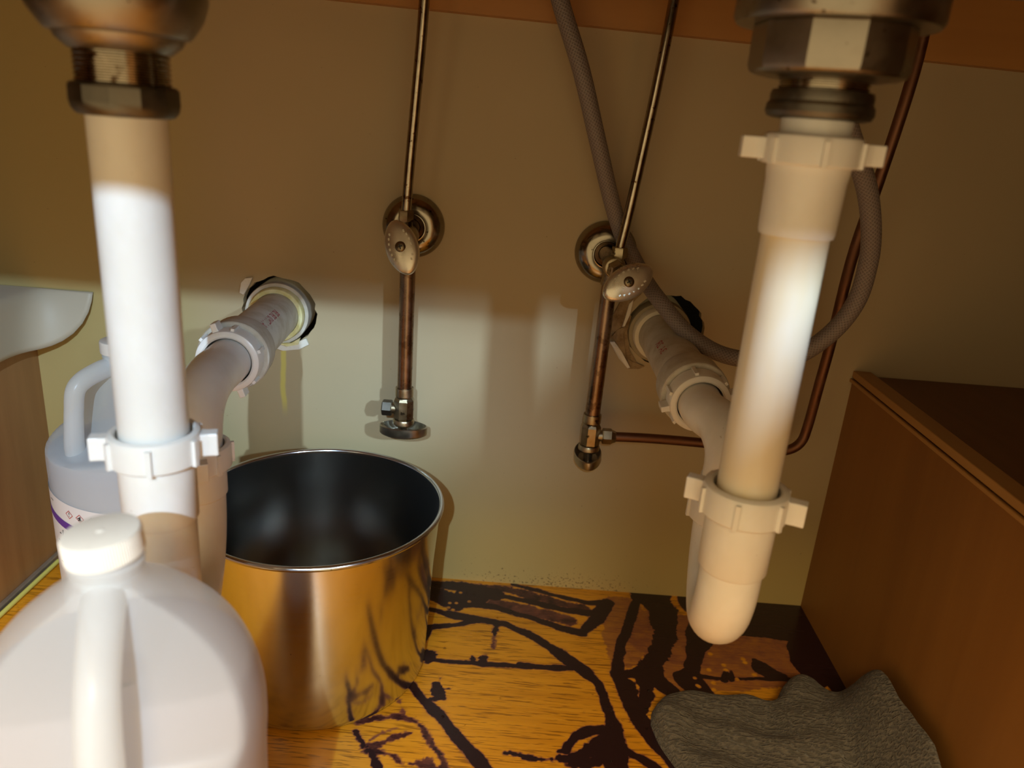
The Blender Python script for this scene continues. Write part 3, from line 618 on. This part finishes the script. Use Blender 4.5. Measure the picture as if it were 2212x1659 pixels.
# copper drops
tag(G().tube(spline([(-.1148,-.045,.4145),(-.1147,-.045,.35),(-.1146,-.045,.2715)], 4), .0079, 28).obj('copper_pipe', M_copper), 'straight copper pipe hanging from the upper left valve, shiny streak on it', 'pipe')
tag(G().tube(spline([(.0912,-.045,.4010),(.0903,-.045,.33),(.0892,-.045,.2580)], 4), .0079, 28).obj('copper_pipe', M_copper), 'straight reddish copper pipe hanging from the upper right valve', 'pipe')
def lower_valve(label, x, y, zt, major, nm, side, knob_tilt):
    t = thing('shutoff_valve', label, 'valve'); Mx = axisM((x,y,zt), (0,0,-1)); g = G()
    g.lathe([(.0080,-.0006),(.0096,-.0006),(.0098,.0012),(.0098,.0085),(.0088,.0105),(.0095,.0120)], 32, Mx)
    g.lathe([(.0098,.0110),(.0112,.0135),(.0112,.0335),(.0090,.0360),(0,.0360)], 8, Mx @ Matrix.Rotation(.35,4,'Z'))
    g.obj('valve_body', M_brass, t, 25)
    G().lathe([(.0070,.0350),(.0108,.0352),(.0116,.0366),(.0116,.0405),(.0100,.0425),(.0060,.0430),(.0052,.0445),(.0050,.0530),(0,.0530)], 24, Mx).obj('packing_nut', M_brass, t, 35)
    z = zt-.0240
    sg = G(); sg.tube([(x+side*.006,y,z),(x+side*.015,y,z)], .0062, 20); sg.obj('side_outlet', M_brass, t, 35)
    G().lathe([(.0055,0),(.0078,0),(.0088,.0010),(.0088,.0098),(.0080,.0108),(0,.0108)] if side < 0 else [(.0055,0),(.0078,0),(.0088,.0010),(.0088,.0098),(.0074,.0112),(.0060,.0150),(.0056,.0152)], 6, axisM((x+side*.0128,y,z), (side,0,0), .52)).obj('cap_nut' if side < 0 else 'compression_nut', M_dark if side < 0 else M_brass, t, 25)
    oval_handle(t, (x,y,zt-.0520), Vector((0,0,-1))+Vector(knob_tilt), major, .0262, .0150, nm, False)
    return t
V3 = lower_valve('lower left shutoff valve with flat oval handle and capped side outlet', -.1146, -.045, .2728, (1,0,.03), M_knob, -1, (.0,.02,0))
V4 = lower_valve('lower right shutoff valve feeding the thin copper tube, handle end on', .0892, -.045, .2590, (0,1,.0), M_knob, 1, (.1,.10,0))
# risers
tag(G().tube(spline([(-.1180,-.045,.4575),(-.1155,-.048,.50),(-.1110,-.052,.56),(-.1065,-.056,.62),(-.1035,-.060,.68),(-.1025,-.062,.759)], 6), .0050, 20).obj('supply_tube', M_chrome), 'slender dark chrome riser tube above the upper left valve', 'tube')
tag(G().tube(spline([(.0975,-.045,.4385),(.1015,-.046,.47),(.1075,-.048,.53),(.1140,-.050,.60),(.1195,-.052,.68),(.1220,-.053,.759)], 6), .0050, 20).obj('supply_tube', M_chrome), 'slender spotted chrome riser tube above the upper right valve', 'tube')
# thin copper tube to the right
ct = [(.1132,-.045,.2350),(.1523,-.045,.2362),(.2029,-.045,.2360),(.2537,-.045,.2342),(.2900,-.045,.2332),(.3070,-.045,.2360),(.3175,-.045,.2460),(.3210,-.045,.2649),(.3216,-.050,.3143),(.3221,-.055,.3613),(.3184,-.070,.4493),(.3227,-.080,.5202),(.3264,-.090,.5928),(.3290,-.090,.6381),(.3275,-.09,.68),(.3265,-.09,.759)]
tag(G().tube(spline(ct, 6), .0053, 18).obj('copper_tube', M_copper2), 'thin reddish copper tube bending up the right side behind the grey hose', 'tube')
# braided hose: looped; a shallow criss-cross weave on its skin
hp = [(.002,-.06,.70),(.0165,-.06,.6565),(.0409,-.06,.6007),(.063,-.05,.5413),(.0842,-.035,.4853),(.1011,-.0245,.4487),(.1180,-.0235,.4224),(.1308,-.035,.4039),(.1444,-.06,.3890),(.1668,-.08,.3680),(.1945,-.09,.3531),(.2199,-.10,.3496),(.248,-.11,.3527),(.2691,-.12,.3644),(.2904,-.13,.3914),(.3008,-.14,.4227),(.2992,-.15,.4577),(.2913,-.16,.4863),(.2776,-.17,.5166),(.2609,-.18,.5414),(.235,-.20,.574),(.222,-.21,.61),(.218,-.215,.68),(.218,-.215,.759)]
ho = G().tube(spline(hp, 14), .0082, 28); ho = ho.obj('spray_hose', M_hose, None, 60)
me = ho.data; uv = me.uv_layers.new(name='weave'); nn = 28; ring = len(me.vertices)//nn
acc = [0.0]; vs = me.vertices
for k in range(1, ring):
    c0 = sum((vs[(k-1)*nn+q].co for q in range(nn)), Vector())/nn; c1 = sum((vs[k*nn+q].co for q in range(nn)), Vector())/nn; acc.append(acc[-1]+(c1-c0).length)
for p in me.polygons:
    if len(p.vertices) != 4: continue
    seam = {v % nn for v in p.vertices} == {0, nn-1}
    for li in p.loop_indices:
        vi = me.loops[li].vertex_index; q = vi % nn; uv.data[li].uv = ((nn if seam and q == 0 else q)/nn, acc[vi//nn])
tag(ho, 'grey braided hose looping from above, behind the right valve and drain', 'hose')
m = M_hose; uvn = N(m, 'ShaderNodeUVMap'); uvn.uv_map = 'weave'; sp2 = N(m, 'ShaderNodeSeparateXYZ'); lk(m, uvn.outputs[0], sp2.inputs[0])
va = math_(m, 'MULTIPLY', sp2.outputs[0], 14*math.pi*2); vb = math_(m, 'MULTIPLY', sp2.outputs[1], 2*math.pi*270)
s1 = math_(m, 'SINE', math_(m, 'ADD', va, vb)); s2 = math_(m, 'SINE', math_(m, 'SUBTRACT', va, vb)); wv = math_(m, 'MAXIMUM', s1, s2)
lk(m, mixc(m, mrange(m, wv, .2, 1.0), (.165,.133,.122), (.25,.207,.193)), P(m).inputs['Base Color']); bump(m, wv, .35, .0005)

# ------------------------------------------------------------------ bucket
BX, BY = -.1765, -.1620
t = thing('steel_bucket', 'empty stainless steel bucket standing on the stained floor', 'bucket', (BX,BY,F0))
Hb = .182
po = [(0,0),(.094,0),(.101,.0012),(.1055,.005),(.1070,.010),(.1095,.060),(.1120,.120),(.1165,Hb-.003),(.1165,Hb)]
pi_ = [(.1157,Hb),(.1156,Hb-.003),(.1110,.120),(.1085,.060),(.1060,.011),(.1035,.006),(.096,.0025),(.090,.0015),(0,.0015)]
bo = G().lathe(po+pi_, 96).obj('body', M_steel, t, 50); bo.data.materials.append(M_steel2)
for p in bo.data.polygons:
    c = p.center; rr_ = math.hypot(c.x, c.y)
    if c.z > .0012 and Vector((c.x,c.y,0)).dot(p.normal)/(rr_+1e-9) < .3: p.material_index = 1
rim = []
for k in range(13): a = 2*math.pi*k/12; rim.append((.1175+.0026*math.cos(a), Hb+.0008+.0026*math.sin(a)))
G().lathe(rim, 96).obj('rim', M_steel, t, 60)

# ------------------------------------------------------------------ jugs
def jug(name, label, loc, prof, capz, az, m, ml, level, capr, neckr, recess, handle, cover=None, ridges=90, tilt=0):
    t = thing(name, label, 'jug', loc); t.rotation_euler = (0,0,az)        # handle faces local -Y
    n = 96; pr = prof
    pts = spline([(r,0,z) for r, z in pr], 6); pp = [(max(p.x, 0), p.z) for p in pts]; pp[0] = (0, pp[0][1])
    def shape(inset):
        g = G(); g.lathe([(max(r-inset, 0), z) for r, z in pp], n, Matrix.Rotation(-math.pi/2,4,'Z')); v = []
        for x, y, z in g.v:
            lim = recess(z)
            if lim is not None:
                lim -= inset; yl = -lim
                if y < yl: y = yl - (yl-y)*.10
            v.append((x,y,z))
        g.v = v; return g
    g = shape(0); body = g.obj('body', m, t, 50)
    lq = shape(.0022); lq.v = [(x,y,min(max(z,.002),level)) for x,y,z in lq.v]; lq.obj('liquid', ml, t, 40)
    hd = spline([h[:3] for h in handle], 6); k = len(hd); rr = [h[3] for h in handle]
    rad = [rr[min(int(i/6), len(rr)-1)]+(rr[min(int(i/6)+1, len(rr)-1)]-rr[min(int(i/6), len(rr)-1)])*((i/6)%1) for i in range(k)]
    hg = G(); hg.tube(hd, rad, 20); hv = [(x*1.0, y, z) for x, y, z in hg.v]; hg.v = hv; hg.obj('handle', m, t, 60)
    c = G(); rc = capr; nr = ridges*2
    c.lathe([(rc-.0022,capz-.0004),(rc-.0002,capz),(rc,capz+.001),(rc,capz+.0105),(rc-.0006,capz+.0117),(rc-.0016,capz+.0122),(.0022,capz+.0123),(.0014,capz+.0128),(0,capz+.0129)], nr)
    kk = []
    for i, (x, y, z) in enumerate(c.v):
        r = math.hypot(x, y)
        if r > rc-.0006 and capz+.0005 < z < capz+.013:
            q = 1 - (.00045/rc if (i % 2) else 0); x, y = x*q, y*q
        kk.append((x,y,z))
    c.v = kk; c.v = [tuple(Matrix.Rotation(tilt,4,'Y') @ (Vector(p)-Vector((0,0,capz))) + Vector((0,0,capz))) for p in c.v]; c.obj('cap', M_cap, t, 30)
    G().lathe([(neckr,capz-.010),(neckr+.0010,capz-.0050),(neckr+.0012,capz-.0030),(neckr,capz-.0022),(neckr,capz+.006)], 40).obj('neck_ring', m, t, 40)
    return t
# front jug: tall, handle in a recess facing the camera
profA = [(r*.965, z*1.031) for r, z in [(0,.002),(.035,.0),(.062,.001),(.0695,.010),(.0712,.03),(.0712,.12),(.0712,.20),(.0722,.226),(.0712,.244),(.0668,.261),(.0590,.277),(.0475,.291),(.0350,.302),(.0250,.3095),(.0190,.315),(.0165,.321),(.0160,.327),(.0160,.336)]]
def recA(z):
    if z < .222 or z > .326: return None
    if z < .244: return .0687 + (.039-.0687)*((z-.222)/.022)
    return .039 + (.013-.039)*((z-.244)/.082)
hA = [(0,-.008,.322,.0098),(0,-.020,.318,.0098),(0,-.0340,.308,.0096),(0,-.0470,.295,.0095),(0,-.0550,.276,.0098),(0,-.0590,.256,.0102),(0,-.0610,.238,.0105),(0,-.058,.222,.009)]
azA = math.radians(-21)
J1 = jug('plastic_jug', 'large milky white jug with cream screw cap, nearest the camera', (-.1850,-.5085,F0), profA, .3375, math.radians(19), M_jugA, M_liqA, .271, .0176, .0158, recA, hA, tilt=math.radians(-5))
# back jug: label, handle to the left
profB = [(0,.002),(.038,.0),(.068,.001),(.0750,.010),(.0765,.03),(.0765,.10),(.0765,.17),(.0765,.192),(.0752,.204),(.0690,.215),(.0590,.228),(.0440,.248),(.0310,.267),(.0220,.282),(.0170,.289),(.0160,.294),(.0160,.304)]
def recB(z):
    if z < .200 or z > .286: return None
    if z < .214: return .0765 + (.030-.0765)*((z-.200)/.014)
    return .030 + (.010-.030)*((z-.214)/.072)
hB = [(0,-.010,.284,.0095),(0,-.024,.2815,.0095),(0,-.0400,.2760,.0092),(0,-.0490,.2670,.0088),(0,-.0525,.2480,.0086),(0,-.0545,.2300,.0088),(0,-.0560,.2120,.0092),(0,-.055,.198,.009)]
JX, JY = -.391, -.095
J2 = jug('plastic_jug', 'bluish clear jug with white hazard label, behind the left drain pipe', (JX,JY,F0), profB, .2968, math.radians(-32), M_jugB, M_liqB, .1985, .0190, .0165, recB, hB, ridges=60)
# label on the back jug: curved sheet plus print, all part of the jug
azB = math.radians(-32); RB = .0765
def onlabel(u, z, off):      # u: azimuth in degrees (world), z: world height
    a = math.radians(u)-azB; return ((RB+off)*math.cos(a), (RB+off)*math.sin(a), z-F0)
def ltop(u): return .1650 + (u+75.8)/(-49.3)*.0075
g = G(); v = []; f = []; us = np.linspace(-185, -75.8, 60); zs = np.linspace(0, 1, 10)
for u in us:
    c = min(1, (abs(-75.8-u)*RB*math.pi/180)/.005); zt = ltop(u) - .005*(1-math.sqrt(max(0, 1-(1-c)**2))); zb_ = .030
    for s in zs: v.append(onlabel(u, zb_+(zt-zb_)*s, .0005))
f = [(a*10+b, (a+1)*10+b, (a+1)*10+b+1, a*10+b+1) for a in range(59) for b in range(9)]
lab = g.add(v, f).obj('label', M_label, J2, 60, label='white printed hazard label')
def lprint(tris, u0, z0, m, name, off=.0009, rot=0):
    v, f = tris; k = 180/math.pi/RB; g = G(); cr, sr = math.cos(rot), math.sin(rot)
    g.add([onlabel(u0+(x*cr-y*sr)*k, z0+(x*sr+y*cr)-(x*cr-y*sr)*.10, off) for x, y, z in v], f); return g.obj(name, m, lab, 0)
def quad(w, h): return [(-w/2,-h/2,0),(w/2,-h/2,0),(w/2,h/2,0),(-w/2,h/2,0)], [(0,1,2,3)]
def frame(s, t):
    a, b = s/2, s/2-t
    return [(-a,-a,0),(a,-a,0),(a,a,0),(-a,a,0),(-b,-b,0),(b,-b,0),(b,b,0),(-b,b,0)], [(0,1,5,4),(1,2,6,5),(2,3,7,6),(3,0,4,7)]
def strip(u0, u1, z0, z1, h, m, name, off=.0008):
    n = 24; v = []
    for i in range(n+1): s = i/n; u = u0+(u1-u0)*s; zc = z0+(z1-z0)*s; v += [onlabel(u, zc-h/2, off), onlabel(u, zc+h/2, off)]
    G().add(v, [(2*i,2*i+2,2*i+3,2*i+1) for i in range(n)]).obj(name, m, lab, 0)
strip(-185, -78, 0.1625, 0.1365, .0085, M_purple, 'purple_band')
q45 = math.pi/4
for u0, z0 in ((-111.4,0.1598),(-101.9,0.1584)):
    lprint(frame(.0066,.0006), u0, z0, M_red, 'hazard_diamond', rot=q45)
lprint(text_tris('!', .0072), -111.4, 0.1598, M_ink, 'exclamation_mark')
h_, hf = [], []
def addp(v, f): 
    k = len(h_); h_.extend(v); hf.extend([tuple(i+k for i in q) for q in f])
addp([(-.0019,-.0024,0),(.0019,-.0024,0),(.0014,-.0006,0),(-.0014,-.0006,0)], [(0,1,2,3)])
for cx, cy, r_ in ((0,.0003,.0010),(.0004,.0018,.0007)):
    addp([(cx+r_*math.cos(k*math.pi/5), cy+r_*math.sin(k*math.pi/5), 0) for k in range(10)], [tuple(range(10))])
addp([(-.0022,-.0008,0),(-.0008,.0004,0),(-.0010,.0012,0),(-.0026,.0002,0)], [(0,1,2,3)])
lprint((h_, hf), -101.9, 0.1582, M_ink, 'hazard_symbol')
lprint(frame(.0072,.0004), -92.6, 0.1565, M_grey, 'rating_diamond', rot=q45)
lprint(quad(.0072,.0004), -92.6, 0.1565, M_grey, 'rating_line', rot=q45); lprint(quad(.0072,.0004), -92.6, 0.1565, M_grey, 'rating_line', rot=-q45)
lprint(text_tris('3', .0034), -92.6-1.3, 0.1577, M_grey, 'rating_digit'); lprint(text_tris('0', .0034), -92.6+1.2, 0.1583, M_grey, 'rating_digit')
lprint(([(-.004,.0008,0),(-.001,-.0008,0),(.001,-.0006,0),(-.0030,.0016,0)], [(0,1,2,3)]), -84.5, 0.1610, M_ink, 'ink_mark'); lprint(quad(.006,.0008), -80.5, 0.1603, M_grey, 'ink_mark')
lprint(text_tris('-10', .0125), -120.5, 0.1337, M_ink, 'number')
for k, (w_, m_) in enumerate(((.014,M_ink),(.010,M_grey),(.014,M_grey),(.012,M_grey),(.015,M_grey),(.011,M_grey))):
    lprint(quad(w_,.0011), -124.5+(k % 2)*2, 0.1235-.0036*k, m_, 'small_print')
lprint(quad(.016,.0012), -124, 0.0985, M_ink, 'small_print'); lprint(quad(.006,.0008), -134, 0.1665, M_grey, 'small_print')

# ------------------------------------------------------------------ cloth bunched against the right partition
out = [(.1590,-.222),(.163,-.204),(.176,-.186),(.192,-.180),(.210,-.178),(.235,-.181),(.257,-.181),(.276,-.187),(.290,-.184),(.298,-.170),(.309,-.158),(.322,-.153),(.336,-.156),(.347,-.165),(.354,-.172),(.362,-.172),(.3705,-.180),(.3752,-.195),(.3755,-.25),(.3755,-.36),(.372,-.44),(.33,-.47),(.26,-.46),(.215,-.40),(.192,-.33),(.176,-.278),(.164,-.248)]
op = np.array([tuple(p) for p in [q for q in spline([(x,y,0) for x,y in out+out[:1]], 8)]])[:-1,:2]
def inside_dist(px, py):
    d = np.full(px.shape, 9.0); ins = np.zeros(px.shape, bool); n = len(op)
    for k in range(n):
        a, b = op[k], op[(k+1)%n]; e = b-a; t = np.clip(((px-a[0])*e[0]+(py-a[1])*e[1])/(e@e+1e-12), 0, 1)
        d = np.minimum(d, np.hypot(px-a[0]-t*e[0], py-a[1]-t*e[1]))
        ins ^= ((a[1] > py) != (b[1] > py)) & (px < (b[0]-a[0])*(py-a[1])/(b[1]-a[1]+1e-12)+a[0])
    return d, ins
NC = 30; cen = np.array([.285,-.30]); v = []; f = []; nb = len(op)
ts = np.concatenate([np.linspace(0, .25, 10)[:-1], np.linspace(.25, 1, 26)])
for t_ in ts:
    P_ = op+(cen-op)*t_; d, _ = inside_dist(P_[:,0], P_[:,1])
    x, y = P_[:,0], P_[:,1]
    sst = lambda q: np.clip(q, 0, 1)**2*(3-2*np.clip(q, 0, 1))
    top = .016 + .012*sst((x-.27)/.05) + .062*sst((x-.318)/.050)*sst((-y-.165)/.060)*(1-.35*sst((-y-.30)/.06))
    top = top - .010*np.exp(-((x-.335-.25*(y+.25))/.010)**2)*sst((-y-.17)/.03) + .006*np.exp(-((y+.235+.35*(x-.22))/.013)**2)*sst((.31-x)/.05) + .005*np.exp(-((x-.285+.5*(y+.22))/.012)**2)
    top = top + .0030*np.sin(38*x+21*y+1.0) + .0030*np.sin(-26*x+60*y) + .0018*np.sin(110*x-50*y+2) + .0022*np.sin(75*(x+.6*y)) + .0012*np.sin(160*y+40*x)
    rr = .015; prof_ = np.sqrt(np.clip(1-(1-np.clip(d/rr, 0, 1))**2, 0, 1))
    z = F0 + .0003 + top*prof_
    v += [(a, b, c) for a, b, c in zip(x, y, z)]
v.append((cen[0], cen[1], v[-1][2])); k = len(ts)
f = [(a*nb+b, a*nb+(b+1)%nb, (a+1)*nb+(b+1)%nb, (a+1)*nb+b) for a in range(k-1) for b in range(nb)]
f += [((k-1)*nb+b, (k-1)*nb+(b+1)%nb, k*nb) for b in range(nb)]; f.append(tuple(range(nb)))
o = G().add(v, f).obj('cleaning_cloth', M_cloth, None, 80)
tag(o, 'crumpled dark grey terry cloth on the floor against the right partition', 'cloth')

# ------------------------------------------------------------------ drops of water on the board
g = G(); r = random.Random(5)
sp_ = []
for k in range(46):
    x, y = r.uniform(-.07, .17), r.uniform(-.30, -.02)
    if math.hypot(x-BX, y-BY) < .12: continue
    sp_.append((x, y, r.choice((.0008,.0010,.0013,.0016))))
for k in range(16): sp_.append((r.uniform(XL+.012, XL+.03), r.uniform(-.4,-.04), .0011))
for x, y, q in sp_:
    g.lathe([(q,0),(q*.9,q*.35),(q*.6,q*.62),(0,q*.75)], 10, Matrix.Translation((x,y,F0+.0001)))
o = g.obj('water_drops', M_drop, None, 60, kind='stuff'); tag(o, 'tiny scattered water drops on the stained floor board', 'water drops')

for o in list(COL.objects):
    if o.parent or 'label' not in o: continue
    k = o.name.split('.')[0]
    gn = {'sink_drain': 'plastic drains under the two bowls', 'wall_drain_pipe': 'drain stubs in the back wall', 'shutoff_valve': 'shutoff valves on the back wall', 'copper_pipe': 'copper drop pipes on the back wall',
          'supply_tube': 'riser tubes to the taps', 'plastic_jug': 'plastic jugs on the left', 'shelf_board': 'shelf boards beside the sink cabinet'}.get(k)
    if gn: o['group'] = gn
